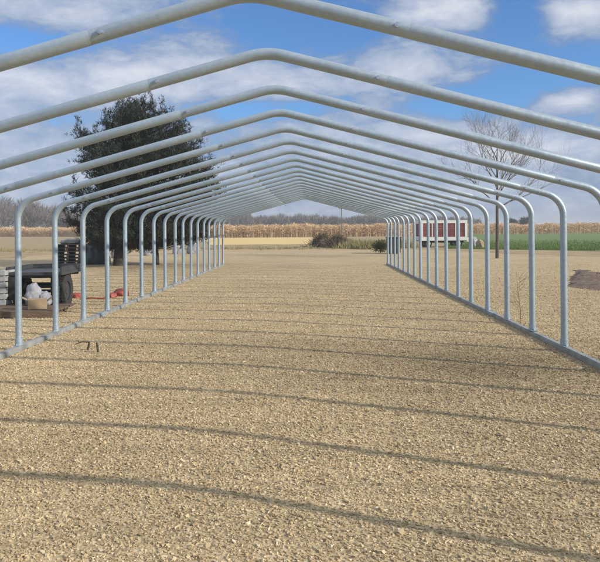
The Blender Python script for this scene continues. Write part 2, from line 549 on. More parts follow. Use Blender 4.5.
# the big dark conifer on the left
def conifer():
    d = 26.0
    base = at(140, d)
    root = empty('conifer_tree', base)
    tag(root, 'big dark evergreen conifer with upturned branch tips standing left of the steel frame', 'tree')
    kx = d / 650.0
    bm = bmesh.new()
    tube(bm, [(-0.9, 0, -0.1), (-0.85, 0, 0.7), (-0.6, 0, 2.0), (-0.35, 0, 4.2), (-0.3, 0, 5.9)], [0.22, 0.18, 0.15, 0.09, 0.02], n=10)
    tube(bm, [(-0.85, 0, 0.5), (-0.5, .1, 1.4), (0.3, 0.2, 3.2)], [0.12, 0.09, 0.03], n=8)
    tube(bm, [(0.55, 0.5, -0.1), (0.5, 0.4, 1.2), (0.7, 0.3, 3.0)], [0.12, 0.09, 0.03], n=8)
    obj('trunk', bm, M['bark_dark'], root, smooth=True)
    # outline of the crown: picture row -> left and right column
    rows = [(102, 130, 135), (108, 117, 146), (115, 106, 158), (122, 94, 172), (129, 80, 188), (142, 75, 196), (156, 73, 207), (171, 70, 212),
            (183, 72, 215), (196, 71, 216), (211, 64, 214), (225, 68, 211), (234, 72, 206), (242, 92, 192)]
    P, D = [], []
    ys = np.array([r[0] for r in rows]); ls = np.array([r[1] for r in rows]); rs = np.array([r[2] for r in rows])
    limbs = bmesh.new()
    trunk_x = lambda z: np.interp(z, [0, 2, 4.2, 5.9], [-0.9, -0.6, -0.35, -0.3])
    nb = 230
    for i in range(nb):
        t = (i + random.random()) / nb
        y = 103 + (241 - 103) * t ** 0.84
        az = random.uniform(0, 2 * PI)
        left, right = np.interp(y, ys, ls), np.interp(y, ys, rs)
        ex = ((right if math.cos(az) > 0 else left) - 140) * kx
        ex = abs(ex) + (0.25 if math.cos(az) > 0 else -0.1)
        depth = 0.5 * (right - left) * kx * 0.9
        reach = random.uniform(0.66, 1.0)
        z1 = (PY - y) * kx + CAMH
        tip = np.array([math.cos(az) * ex * reach, math.sin(az) * depth * reach, z1 + random.uniform(-0.1, 0.25)])
        z0 = max(0.75, z1 - random.uniform(0.2, 0.7) * (0.4 + np.hypot(tip[0], tip[1]) / 3))
        st_ = np.array([trunk_x(z0), 0.0, z0])
        mid = st_ * 0.45 + tip * 0.55 + np.array([0, 0, -0.28 * random.uniform(0.4, 1.2)])
        branch_tube(limbs, [st_, mid, tip], (0.035, 0.022, 0.006), 4)
        L = np.linalg.norm(tip - st_)
        m = int(16 + 34 * L)
        for k in range(m):
            s = 1 - random.random() ** 1.35 * 0.88
            q = st_ * (1 - s) ** 2 + 2 * mid * s * (1 - s) + tip * s ** 2
            w = 0.07 + 0.16 * (1 - s) + 0.04 * L
            q = q + np.array([random.gauss(0, w), random.gauss(0, w), random.gauss(0, w * 0.38)])
            out = unit(tip - st_)
            P.append(q); D.append(out * 0.7 + np.array([0, 0, 0.75]))
        # upright leader shoots at the tip
        for k in range(random.choice((5, 8, 12))):
            P.append(tip + np.array([random.gauss(0, 0.05), random.gauss(0, 0.05), 0.05 * k]))
            D.append(np.array([random.gauss(0, 0.3), random.gauss(0, 0.3), 1.0]))
    obj('limb', limbs, M['bark_dark'], root, smooth=True)
    P = np.array(P); D = np.array(D)
    n = len(P)
    # every tuft is a spray of needle blades
    k = 9
    PP = np.repeat(P, k, 0) + RNG.normal(0, 0.035, (n * k, 3)); DD = np.repeat(unit(D), k, 0)
    V, Fc = blades(PP, DD, 0.0105, 0.13, 0.6)
    np_obj('foliage', V, Fc, M['needle'], root)


conifer()


# bare winter trees
def bare_tree(name, base, height, spread, seed, label, fork=0.33, levels=5, trunk_r=0.075, fan=1.0, group=None):
    rnd = random.Random(seed)
    root = empty(name, base)
    tag(root, label, 'tree', group)
    tb, cb = bmesh.new(), bmesh.new()
    zf = height * fork
    lean = rnd.uniform(-0.05, 0.05)
    tops = [Vector((0, 0, -0.1)), Vector((0.01, 0, zf * 0.5)), Vector((lean, 0, zf)), Vector((lean * 2.5, 0.02, zf * 1.5)),
            Vector((lean * 3, 0.05, zf * 2.1))]
    branch_tube(tb, tops, [trunk_r * k for k in (1.15, 0.95, 0.85, 0.6, 0.34)], 9)

    def grow(p, d, L, r, lv):
        n = 4
        pts, rr, q, dd = [p.copy()], [r], p.copy(), d.copy()
        kids = []
        for i in range(n):
            dd = (dd + Vector((rnd.gauss(0, 0.10), rnd.gauss(0, 0.10), 0.05))).normalized()
            q = q + dd * (L / n)
            pts.append(q.copy()); rr.append(max(0.0026, r * (1 - 0.62 * (i + 1) / n)))
            kids.append((q.copy(), dd.copy(), rr[-1]))
        branch_tube(cb, pts, rr, 5 if lv < 2 else 3)
        if lv >= levels: return
        for (kp, kd, kr) in kids:
            for rep in range(1 if lv < 1 else (1 if rnd.random() < 0.7 else 2)):
                ax = kd.orthogonal().normalized()
                ax.rotate(Matrix.Rotation(rnd.uniform(0, 2 * PI), 3, kd))
                nd_ = (kd * rnd.uniform(0.7, 1.0) + ax * rnd.uniform(0.35, 0.75) + Vector((0, 0, 0.18))).normalized()
                grow(kp, nd_, L * rnd.uniform(0.48, 0.72), kr * 0.72, lv + 1)

    nl = 11
    for i in range(nl):
        t = i / (nl - 1)
        k = 2 + t * 2
        i0 = min(int(k), 3)
        p = tops[i0].lerp(tops[i0 + 1], k - i0)
        az = i * 2.4 + rnd.uniform(-0.4, 0.4)
        out = (1.0 - 0.72 * t) * fan
        d = Vector((math.cos(az) * out, math.sin(az) * out, 0.62 + 0.5 * t)).normalized()
        L = (height - p.z) * rnd.uniform(0.55, 0.72) * (1.0 if t > 0.3 else 0.95) * spread
        grow(p, d, L, trunk_r * (0.48 - 0.18 * t), 1)
    obj('trunk', tb, M['bark_grey'], root, smooth=True)
    obj('crown', cb, M['bark_pale'], root, smooth=True)
    return root


bare_tree('bare_tree', at(497, 30), 6.9, 0.86, 5, 'leafless young tree with a fan of thin branches right of the steel frame', levels=4)


# far woods: one mass each, made of twigs on upright stems
def wood(name, spans, d0, d1, n_trees, label, tw=0.05, tl=0.9, per=260):
    P, D = [], []
    bm = bmesh.new()
    xs = [s[0] for s in spans]; hs = [s[1] for s in spans]
    for i in range(n_trees):
        px = random.uniform(xs[0], xs[-1]); d = random.uniform(d0, d1)
        top = np.interp(px, xs, hs) * random.uniform(0.72, 1.04)
        b = at(px, d)
        h = max(1.5, CAMH + top * d / 650.0)
        r = h * random.uniform(0.20, 0.32)
        tube(bm, [(b.x, b.y, -0.1), (b.x + random.gauss(0, .1), b.y, h * 0.5), (b.x + random.gauss(0, .3), b.y, h * 0.9)], [h * 0.016, h * 0.011, h * 0.004], n=5, cap=False)
        q = RNG.normal(0, 1, (per, 3)); q = unit(q) * (RNG.uniform(0, 1, per) ** 0.4)[:, None]
        q = q * np.array([r, r, h * 0.40]) + np.array([b.x, b.y, h * 0.58])
        P.append(q)
        dd = q - np.array([b.x, b.y, h * 0.1])
        D.append(unit(dd))
    P = np.concatenate(P); D = np.concatenate(D)
    V, Fc = blades(P, D, tw, tl, 0.35, 0.1)
    # stems and twigs in one mass
    me = bpy.data.meshes.new('t'); bm.to_mesh(me); bm.free()
    v0 = np.array([v.co[:] for v in me.vertices]); f0 = np.array([p.vertices[:] for p in me.polygons])
    bpy.data.meshes.remove(me)
    V2 = np.concatenate([V, v0]); F2 = np.concatenate([Fc, f0 + len(V)])
    o = np_obj(name, V2, F2, M['twig'])
    tag(o, label, 'woodland', kind='stuff')


wood('bare_woodland', [(-60, 36), (0, 33), (30, 31), (55, 24), (75, 16), (110, 14), (160, 12), (215, 12)], 170, 215, 190,
     'tall grey brown leafless wood on the far left beyond the fields', tw=0.09, tl=1.5, per=260)
wood('far_treeline', [(222, 8), (234, 17), (246, 17), (252, 10), (275, 13), (300, 14), (330, 11), (352, 9), (358, 12), (385, 12), (400, 9), (440, 10), (480, 8)],
     240, 300, 230, 'low dark line of leafless trees on the horizon beyond the corn', tw=0.12, tl=1.5, per=220)


def small_tree(px, d, h, r, label):
    b = at(px, d)
    root = empty('field_tree', b)
    tag(root, label, 'tree', 'small trees on the right horizon')
    bm = bmesh.new(); tube(bm, [(0, 0, -0.1), (0, 0, h * 0.5), (0.1, 0, h * 0.85)], [0.2, 0.15, 0.04], n=7)
    obj('trunk', bm, M['bark_grey'], root, smooth=True)
    n = 1100
    q = unit(RNG.normal(0, 1, (n, 3))) * (RNG.uniform(0, 1, n) ** 0.45)[:, None]
    lob = 1 + 0.25 * np.sin(q[:, 0] * 5 + px) * np.cos(q[:, 1] * 4)
    q = q * lob[:, None] * np.array([r, r, h * 0.38]) + np.array([0, 0, h * 0.62])
    V, Fc = blades(q, unit(q - np.array([0, 0, h * 0.2])), 0.13, 0.8, 0.5)
    np_obj('crown', V, Fc, M['needle'], root)


small_tree(512, 190, 3.3, 1.5, 'smaller rounded dark tree on the right horizon next to the bare tree')
small_tree(526, 195, 4.0, 1.7, 'taller dark tree on the right horizon further from the bare tree')


# standing dry corn
def corn():
    Ps, Hs = [], []
    edge = lambda px: np.interp(px, [-40, 60, 220, 400, 470, 620], [150, 140, 106, 108, 125, 135])
    n = 30000
    px = RNG.uniform(-45, 660, n)
    dep = np.array([edge(p) for p in px]) + RNG.uniform(0, 1, n) ** 1.8 * 26
    u = (px - PX) / 650.0 * dep
    X = u * math.cos(YAW) - dep * math.sin(YAW); Y = u * math.sin(YAW) + dep * math.cos(YAW)
    h = RNG.uniform(1.55, 2.2, n) * (1 + 0.07 * np.sin(px * 0.11) * np.sin(px * 0.043 + 1) + 0.05 * np.sin(px * 0.37))
    P = np.stack([X, Y, np.zeros(n) - 0.05], 1)
    D = np.tile([0, 0, 1.0], (n, 1))
    V1, F1 = quads_from(P, unit(D + RNG.normal(0, .06, (n, 3))), unit(np.stack([RNG.normal(0, 1, n), RNG.normal(0, .4, n), np.zeros(n)], 1)) * 0.02, h, 0.4)
    # leaves, three per stalk
    k = 4
    PL = np.repeat(P, k, 0); PL[:, 2] = np.repeat(h, k) * RNG.uniform(0.25, 0.95, n * k)
    a = RNG.uniform(0, 2 * PI, n * k)
    DL = np.stack([np.cos(a), np.sin(a), RNG.uniform(-0.6, 0.9, n * k)], 1)
    V2, F2 = blades(PL, unit(DL), 0.045, 0.6, 0.1, 0.15)
    o = np_obj('corn_field', np.concatenate([V1, V2]), np.concatenate([F1, F2 + len(V1)]), M['corn'])
    tag(o, 'broad band of standing dry tan corn across the far end of the yard', 'corn field', kind='stuff')


corn()


def grass_mass(name, cells, n, m, label, cat, h=0.5, wid=0.012, zscale=1.0):
    """Tufts of blades in a patch given as (px, depth, radius x, radius y, mound height)."""
    P = []
    for (px, d, rx, ry, hz) in cells:
        b = at(px, d)
        q = RNG.normal(0, 0.45, (n, 2))
        r2 = np.exp(-(q ** 2).sum(1))
        P.append(np.stack([b.x + q[:, 0] * rx, b.y + q[:, 1] * ry, hz * r2 * RNG.uniform(0.0, 1, n) - 0.02], 1))
    P = np.concatenate(P)
    V, Fc = blades(P, np.tile([0, 0, 1.0], (len(P), 1)), wid, h, 0.5, 0.1)
    o = np_obj(name, V, Fc, m)
    return o


o = grass_mass('grass_patch', [(356, 47, 1.4, 2, 0.15), (372, 45, 1.2, 2, 0.15), (345, 52, 1.0, 2, 0.1), (395, 47, 1.4, 2, 0.1)], 1800, M['drygrass'],
               '', '', 0.5, 0.02)
tag(o, 'yellow green rough grass between the brush pile and the dark bin', 'grass', kind='stuff')


def blades_on(name, n, pos, m, label, cat, h, wid, jit=0.45):
    P = np.stack([*pos, np.full(n, -0.02)], 1)
    V, Fc = blades(P, np.tile([0, 0, 1.0], (n, 1)), wid, h, jit, 0.15)
    tag(np_obj(name, V, Fc, m), label, cat, kind='stuff')


def cam_pos(px, dep):
    u = (px - PX) / 650.0 * dep
    return u * math.cos(YAW) - dep * math.sin(YAW), u * math.sin(YAW) + dep * math.cos(YAW)


# tufts of dry grass where the gravel gives out
n = 9000
tx = np.repeat(RNG.uniform(-40, 640, 450), 20); td = np.repeat(46.5 + RNG.normal(0, 1.6, 450) - 0.000 * RNG.uniform(0, 1, 450), 20)
xx, yy = cam_pos(tx, td)
keep = (xx < 5.5)
xx, yy = xx + RNG.normal(0, 0.14, n), yy + RNG.normal(0, 0.14, n)
xx, yy = xx[keep], yy[keep]
blades_on('verge_grass', len(xx), (xx, yy), M['drygrass'], 'ragged dry grass along the far edge of the gravel', 'grass', 0.20, 0.012)
n = 40000
tp = RNG.uniform(445, 700, n); near = np.interp(tp, [452, 760], [44, 33])
tdp = near + RNG.uniform(-0.02, 1, n) ** 1 * 30 * RNG.uniform(0, 1, n)
tdp = np.round(tdp / 0.35) * 0.35 + RNG.normal(0, 0.04, n)
blades_on('wheat_blades', n, cam_pos(tp, tdp), M['wheat'], 'short green winter wheat in drilled rows on the right', 'crop', 0.16, 0.014)


def brush_heap(px, d, rx, hz, label):
    b = at(px, d)
    root = empty('brush_pile', b)
    tag(root, label, 'brush pile', 'brush piles at the end of the yard')
    bm = bmesh.new(); lump(bm, (0, 0, -0.05), (rx, rx * 0.8, hz * 0.55), px, 0.3)
    obj('soil', bm, M['earth'], root)
    n = 1500
    q = RNG.normal(0, 0.42, (n, 2)); r2 = np.exp(-(q ** 2).sum(1) * 1.3)
    P = np.stack([q[:, 0] * rx * 1.3, q[:, 1] * rx, hz * 0.95 * r2 * RNG.uniform(0.2, 1, n)], 1)
    V, Fc = blades(P, np.tile([0, 0, 0.5], (n, 1)), 0.02, 0.45, 0.7, 0.3)
    np_obj('twigs', V, Fc, M['brush'], root)


brush_heap(322, 50, 0.75, 0.95, 'left brown heap of soil and brush beyond the far end of the frame')
brush_heap(338, 48, 0.7, 0.85, 'right brown heap of soil and brush next to the rough grass')

# small green bush beside the bin
b = at(380.5, 37)
bush = empty('green_bush', b)
tag(bush, 'low green bush growing against the left side of the dark bin', 'bush')
bm = bmesh.new()
for k in range(7):
    a = k * 0.9
    tube(bm, [(0, 0, -0.05), (0.1 * math.cos(a), 0.1 * math.sin(a), 0.35), (0.25 * math.cos(a), 0.25 * math.sin(a), 0.65)], [0.015, 0.01, 0.004], n=4)
obj('stem', bm, M['bark_grey'], bush)
q = unit(RNG.normal(0, 1, (1500, 3))) * (RNG.uniform(0, 1, 1500) ** 0.4)[:, None] * np.array([0.40, 0.35, 0.30]) * (1 + 0.35 * np.sin(RNG.normal(0, 3, (1500, 1)))) + np.array([0, 0, 0.38])
V, Fc = blades(q, unit(q - np.array([0, 0, 0.1])), 0.022, 0.11, 0.6, 0.2)
np_obj('foliage', V, Fc, M['bush'], bush)

# a dry weed outside the right-hand rail
b = at(519.5, 9.6)
wd = bmesh.new()
rw = random.Random(3)
tube(wd, [(0, 0, -0.02), (0.01, 0, 0.2), (-0.02, 0.01, 0.45), (-0.05, 0, 0.78)], [0.007, 0.006, 0.005, 0.002], n=5)
for k in range(9):
    z = 0.2 + 0.06 * k; s = rw.choice((-1, 1))
    tube(wd, [(-0.01, 0, z), (s * rw.uniform(0.04, 0.08), rw.uniform(-.04, .04), z + 0.07), (s * rw.uniform(0.06, 0.12), rw.uniform(-.06, .06), z + 0.12)], [0.004, 0.003, 0.001], n=4)
w = obj('dry_weed', wd, M['weed'], smooth=True)
w.location = b
tag(w, 'single tall dry weed stalk standing just outside the right ground rail', 'weed')

# ------------------------------------------------------------------ things on the left of the frame
face = YAW


def slatted_crate():
    b = at(-14, 11.9)
    root = empty('slatted_crate', b, face)
    tag(root, 'white slatted crate at the left edge beside the dark utility trailer', 'crate')
    W, Dp, H = 0.98, 0.7, 0.74
    bm = bmesh.new()
    n = 6
    for k in range(n):
        z = 0.11 + (H - 0.11) * (k + 0.5) / n
        hh = (H - 0.11) / n - 0.018
        box(bm, (0, -Dp / 2, z), (W, 0.02, hh)); box(bm, (0, Dp / 2, z), (W, 0.02, hh))
        box(bm, (-W / 2 + 0.011, 0, z), (0.02, Dp - 0.03, hh)); box(bm, (W / 2 - 0.011, 0, z), (0.02, Dp - 0.03, hh))
    obj('slats', bm, M['white'], root, bevel=0.003)
    bm = bmesh.new()
    for sx in (-1, 1):
        for sy in (-1, 1):
            box(bm, (sx * (W / 2 - 0.05), sy * (Dp / 2 - 0.035), H / 2 + 0.04), (0.05, 0.046, H - 0.07))
    obj('corner_posts', bm, M['white'], root)
    bm = bmesh.new()
    for sx in (-0.4, 0, 0.4): box(bm, (sx, 0, 0.04), (0.09, Dp - 0.03, 0.08))
    box(bm, (0, 0, 0.095), (W - 0.08, Dp - 0.05, 0.02))
    obj('base', bm, M['timber'], root)


slatted_crate()


def wheel(parent, x, y, r, w, name='wheel'):
    bm = bmesh.new()
    prof = [(r * 0.56, -w * 0.42), (r * 0.80, -w * 0.5), (r * 0.95, -w * 0.46), (r, -w * 0.30), (r, w * 0.30), (r * 0.95, w * 0.46), (r * 0.80, w * 0.5), (r * 0.56, w * 0.42)]
    n = 32
    rings = [[bm.verts.new((x + p[1], y + p[0] * math.cos(2 * PI * k / n), r + p[0] * math.sin(2 * PI * k / n))) for p in prof] for k in range(n)]
    for k in range(n):
        A, B = rings[k], rings[(k + 1) % n]
        for j in range(len(prof)):
            bm.faces.new((A[j], B[j], B[(j + 1) % len(prof)], A[(j + 1) % len(prof)]))
    for k in range(n):   # tread lugs
        a = 2 * PI * (k + 0.5) / n
        for s in (-1, 1):
            box(bm, (x + s * w * 0.22, y + (r + 0.004) * math.cos(a), r + (r + 0.004) * math.sin(a)), (w * 0.4, r * 0.10, 0.014), rx=a + PI / 2)
    t = obj(name, bm, M['tyre'], parent)
    bm = bmesh.new(); cyl(bm, (x, y, r), r * 0.565, w * 0.6, 'X', 20); cyl(bm, (x, y, r), r * 0.2, w * 0.75, 'X', 12)
    obj('rim', bm, M['dark'], t)
    return t


def utility_trailer():
    b = at(41, 12.15)
    root = empty('utility_trailer', b, face)
    tag(root, 'dark flat utility trailer with two black tyres parked behind the left rail', 'trailer')
    wheel(root, -0.37, 0, 0.31, 0.22); wheel(root, 0.42, 0, 0.31, 0.17)
    bm = bmesh.new(); cyl(bm, (0.02, 0, 0.31), 0.03, 0.9, 'X', 10); box(bm, (0.02, 0, 0.42), (0.5, 0.08, 0.10))
    obj('axle', bm, M['dark'], root)
    bm = bmesh.new()
    box(bm, (0.02, 0.20, 0.66), (1.02, 1.3, 0.06))
    for y in (-0.35, 0.2, 0.7): box(bm, (0.02, y, 0.605), (0.9, 0.06, 0.05))
    obj('bed', bm, M['dark'], root, bevel=0.005)
    bm = bmesh.new()
    for sx in (-1, 1): box(bm, (0.02 + sx * 0.49, 0.20, 0.735), (0.025, 1.25, 0.09))
    box(bm, (0.02, 0.81, 0.735), (0.96, 0.025, 0.09))
    obj('side_board', bm, M['dark'], root, bevel=0.004)
    bm = bmesh.new(); box(bm, (0.02, 1.1, 0.59), (0.06, 1.0, 0.06)); cyl(bm, (0.02, 1.55, 0.29), 0.025, 0.6, 'Z', 8)
    obj('drawbar', bm, M['dark'], root)
    for x, z, w_, h_ in ((0.42, 0.36, 0.16, 0.5), (-0.37, 0.40, 0.22, 0.42)):
        bm = bmesh.new(); box(bm, (x, -0.46, z), (w_, 0.02, h_)); obj('mudflap', bm, M['tyre'], root, bevel=0.006)


utility_trailer()


def sack(px, d, z, s, seed, label, m='sack', rz=0.0, name='sack', cat='sack'):
    bm = bmesh.new(); lump(bm, (0, 0, 0), s, seed, 0.20, 4, 1.9)
    o = obj(name, bm, M[m], smooth=True)
    o.location = at(px, d, z); o.rotation_euler = (0, 0, rz)
    tag(o, label, cat)
    return o


sack(33, 11.5, 0.12, (0.14, 0.16, 0.25), 1, 'tall white sack slumped against the wider left tyre of the trailer')
sack(44, 11.55, 0.12, (0.12, 0.14, 0.16), 5, 'short white sack leaning between the trailer tyres')
# loose cardboard
bm = bmesh.new(); box(bm, (0, 0, 0.09), (0.30, 0.22, 0.16)); box(bm, (-0.19, 0, 0.175), (0.12, 0.21, 0.006), ry=0.5); box(bm, (0.19, 0, 0.16), (0.12, 0.21, 0.006), ry=-0.7)
o = obj('cardboard_box', bm, M['tan'], bevel=0.003); o.location = at(37, 11.0, 0.115); o.rotation_euler = (0.04, 0, 0.4)
tag(o, 'tan cardboard box with open flaps on the low platform in front of the sacks', 'box')
# low platform they lie on
pl = empty('low_platform', at(22, 11.35), face)
tag(pl, 'low brown timber platform under the sacks at the left edge', 'platform')
bm = bmesh.new()
for k in range(5): box(bm, (0, -0.44 + k * 0.2, 0.10), (1.55, 0.17, 0.028))
obj('deck', bm, M['timber'], pl, bevel=0.004)
for s in (-0.6, 0.0, 0.6):
    bm = bmesh.new(); box(bm, (s, -0.04, 0.04), (0.1, 0.95, 0.088)); obj('bearer', bm, M['timber'], pl, bevel=0.004)
bm = bmesh.new(); box(bm, (0, 0, 0.055), (1.5, 0.12, 0.11))
o = obj('timber_beam', bm, M['timber'], bevel=0.008); o.location = at(8, 10.75, 0.0); o.rotation_euler = (0, 0, face + 0.05)
tag(o, 'heavy brown timber beam lying on the gravel at the left edge', 'timber beam')

# red things along the rail
for px, d, s, sd, lab in ((77, 13.9, (0.13, 0.13, 0.075), 2, 'small crumpled red bag alone on the gravel behind the left rail'),
                          (112, 13.9, (0.10, 0.12, 0.07), 4, 'left one of two red bags lying close together behind the left rail'),
                          (121, 14.2, (0.17, 0.15, 0.11), 9, 'larger right one of two red bags lying close together behind the left rail')):
    sack(px, d, -0.01, s, sd, lab, 'red', name='red_bag', cat='bag')
bm = bmesh.new(); tube(bm, [(-0.32, 0, 0.012), (-0.1, 0.01, 0.03), (0.3, 0, 0.014)], 0.014, n=8)
o = obj('red_pipe', bm, M['red'], smooth=True); o.location = at(95, 13.5); o.rotation_euler = (0, 0, face)
tag(o, 'thin red pipe lying on the gravel between the red bags', 'pipe')

# two dark pegs inside the frame
for px, yb, h, tilt, lab in ((86.5, 350, 0.10, 0.25, 'left one of two short dark pegs sticking out of the gravel'),
                             (97, 352, 0.115, -0.12, 'right one of two short dark pegs sticking out of the gravel')):
    bm = bmesh.new(); tube(bm, [(0, 0, -0.03), (0.004, 0, h * 0.5), (0, 0.004, h)], [0.012, 0.014, 0.011], n=7)
    if tilt > 0: tube(bm, [(0, 0, h * 0.98), (-0.08, 0, h * 0.86), (-0.16, 0, h * 0.35)], [0.009, 0.008, 0.005], n=6)
    o = obj('wooden_peg', bm, M['peg'], smooth=True); d = 650 * CAMH / (yb - PY - 1.2); o.location = at(px, d)
    o.rotation_euler = (0, tilt, 0.1)
    tag(o, lab, 'peg', 'dark pegs in the gravel')


# pallets under a white sheet, tarp heap and wrapped bundles near the conifer
def pallet(loc, rz, label):
    root = empty('pallet', loc, rz)
    tag(root, label, 'pallet', 'pallets in the stack by the conifer')
    bm = bmesh.new()
    for k in range(5): box(bm, (0, -0.44 + 0.22 * k, 0.125), (1.1, 0.15, 0.03))
    obj('deck', bm, M['pallet'], root)
    bm = bmesh.new()
    for x in (-0.48, 0, 0.48): box(bm, (x, 0, 0.055), (0.08, 0.98, 0.11))
    obj('bearer', bm, M['pallet'], root)
    return root


b = at(71, 27.5)
order = ['lowest pallet', 'second pallet from the ground', 'third pallet from the ground', 'fourth pallet from the ground', 'fifth pallet from the ground', 'topmost pallet']
for k in range(6):
    pallet((b.x + random.uniform(-.03, .03), b.y, 0.142 * k), face + random.uniform(-.05, .05), order[k] + ' in the grey stack left of the conifer')
bm = bmesh.new(); lump(bm, (0, 0, 0), (0.5, 0.45, 0.14), 12, 0.35, 3, 2.5)
o = obj('white_sheet', bm, M['white'], smooth=True); o.location = (b.x + 0.05, b.y, 0.142 * 6)
tag(o, 'crumpled white sheet on top of the grey pallet stack', 'sheet')

bm = bmesh.new(); lump(bm, (0, 0, -0.02), (0.5, 0.6, 0.68), 21, 0.28, 4, 1.7)
o = obj('tarp_heap', bm, M['tarp'], smooth=True); o.location = at(97, 27.5)
tag(o, 'heap under a dark teal tarpaulin below the conifer', 'tarp heap')

for px, d, s, sd, lab in ((117, 33, (0.30, 0.3, 0.42), 31, 'white wrapped bundle nearest the dark tarp heap'),
                          (147, 36, (0.28, 0.3, 0.50), 32, 'white wrapped bundle standing alone below the middle of the conifer'),
                          (177, 38, (0.30, 0.3, 0.55), 33, 'left one of two white wrapped bundles right of the conifer trunk'),
                          (193, 38, (0.36, 0.3, 0.52), 34, 'right one of two white wrapped bundles right of the conifer trunk')):
    o = sack(px, d, -0.02, s, sd, lab, 'sack', name='wrapped_bundle', cat='bundle')
    o['group'] = 'white wrapped bundles behind the left posts'

# ------------------------------------------------------------------ things on the right and far end
def farm_wagon():
    d = 48.0
    p0, p1 = at(418, d), at(464, d)
    c = (p0 + p1) / 2
    root = empty('farm_wagon', c, face)
    tag(root, 'white framed farm wagon with dark red side boards beyond the right posts', 'wagon')
    W, H0, H1, Dp = (p1 - p0).length, 0.48, 1.95, 1.7
    bm = bmesh.new()
    for y in (-Dp / 2, Dp / 2):
        box(bm, (0, y, H1 - 0.10), (W, 0.07, 0.20)); box(bm, (0, y, H0 + 0.13), (W, 0.07, 0.26))
        for x in (-W / 2 + 0.09, W / 2 - 0.09): box(bm, (x, y, (H0 + H1) / 2 + 0.03), (0.18, 0.075, H1 - H0 - 0.48))
        for k in range(1, 4): box(bm, (-W / 2 + k * W / 4, y, (H0 + H1) / 2 + 0.03), (0.07, 0.075, H1 - H0 - 0.48))
    for x in (-W / 2 + 0.04, W / 2 - 0.04):
        box(bm, (x, 0, H1 - 0.10), (0.07, Dp - 0.08, 0.19)); box(bm, (x, 0, H0 + 0.13), (0.07, Dp - 0.08, 0.25))
    obj('side_frame', bm, M['wagon_white'], root)
    bm = bmesh.new()
    for y in (-Dp / 2 + 0.012, Dp / 2 - 0.012):
        for k in range(5):
            z = H0 + 0.27 + (H1 - H0 - 0.48) * (k + 0.5) / 5
            box(bm, (0, y, z), (W - 0.1, 0.03, (H1 - H0 - 0.48) / 5 - 0.012))
    for x in (-W / 2 + 0.045, W / 2 - 0.045): box(bm, (x, 0, (H0 + H1) / 2 + 0.03), (0.03, Dp - 0.1, H1 - H0 - 0.5))
    obj('side_boards', bm, M['wagon_red'], root)
    bm = bmesh.new(); box(bm, (0, 0, H0 - 0.03), (W - 0.06, Dp - 0.05, 0.06)); box(bm, (0, -0.4, H0 - 0.11), (W - 0.3, 0.08, 0.1)); box(bm, (0, 0.4, H0 - 0.11), (W - 0.3, 0.08, 0.1))
    obj('bed', bm, M['dark'], root)
    for x in (-W / 2 + 0.6, W / 2 - 0.6):
        for y in (-0.68, 0.68):
            bm = bmesh.new()
            cyl(bm, (x, y, 0.26), 0.26, 0.18, 'Y', 24)
            wl = obj('wheel', bm, M['tyre'], root, bevel=0.03)
            bm = bmesh.new(); cyl(bm, (x, y, 0.26), 0.14, 0.2, 'Y', 16); obj('rim', bm, M['wagon_white'], wl)
    bm = bmesh.new(); tube(bm, [(W / 2 - 0.1, 0, 0.40), (W / 2 + 0.5, 0, 0.38), (W / 2 + 1.1, 0, 0.3)], 0.04, n=8); box(bm, (W / 2 + 0.15, -0.3, 0.55), (0.14, 0.14, 0.3))
    obj('drawbar', bm, M['wagon_white'], root)


farm_wagon()

sack(474, 46, -0.02, (0.28, 0.35, 0.50), 41, 'grey white wrapped bale standing right of the red and white wagon', 'white', name='wrapped_bale', cat='bale')
sack(480, 44, -0.02, (0.26, 0.3, 0.42), 42, 'tan bale lying beside the white bale right of the wagon', 'tan', name='straw_bale', cat='bale')


def bin_():
    b = at(393.5, 36)
    root = empty('storage_bin', b, face)
    tag(root, 'dark green plastic bin with a lid beyond the far right posts', 'bin')
    bm = bmesh.new()
    bmesh.ops.create_cone(bm, cap_ends=True, segments=4, radius1=0.46, radius2=0.52, depth=0.84, matrix=Matrix.Translation((0, 0, 0.45)) @ Matrix.Rotation(PI / 4, 4, 'Z'))
    obj('body', bm, M['bin'], root, bevel=0.03)
    bm = bmesh.new(); box(bm, (0, 0, 0.90), (0.78, 0.78, 0.06)); box(bm, (0, -0.40, 0.88), (0.4, 0.04, 0.04)); obj('lid', bm, M['bin'], root, bevel=0.015)
    for s in (-1, 1):
        bm = bmesh.new(); cyl(bm, (s * 0.30, 0.34, 0.10), 0.10, 0.05, 'X', 16); obj('wheel', bm, M['tyre'], root)


bin_()

# utility pole far behind
p = empty('utility_pole', at(341.5, 95))
tag(p, 'thin grey utility pole standing far beyond the end of the frame', 'pole')
bm = bmesh.new(); tube(bm, [(0, 0, -0.2), (0, 0, 2.5), (0, 0, 4.6)], [0.10, 0.085, 0.07], n=10); obj('post', bm, M['pole'], p, smooth=True)
bm = bmesh.new(); box(bm, (0, -0.11, 4.3), (0.9, 0.08, 0.09)); obj('crossarm', bm, M['pole'], p)
for s in (-0.38, 0.38):
    bm = bmesh.new(); cyl(bm, (s, -0.11, 4.40), 0.03, 0.11, 'Z', 8); obj('insulator', bm, M['white'], p)

# ------------------------------------------------------------------ light and sky
SUN_TO = Vector((2.05, -0.80, 1.0)).normalized()
sun_el = math.asin(SUN_TO.z)
sun_az = math.atan2(SUN_TO.x, SUN_TO.y)
sd = bpy.data.lights.new('sun', 'SUN'); sd.energy = 3.9; sd.angle = math.radians(1.0); sd.color = (1.0, 0.91, 0.76)
so = bpy.data.objects.new('sun', sd); link(so)
so.rotation_euler = SUN_TO.to_track_quat('Z', 'Y').to_euler()
so.location = (10, -10, 20)

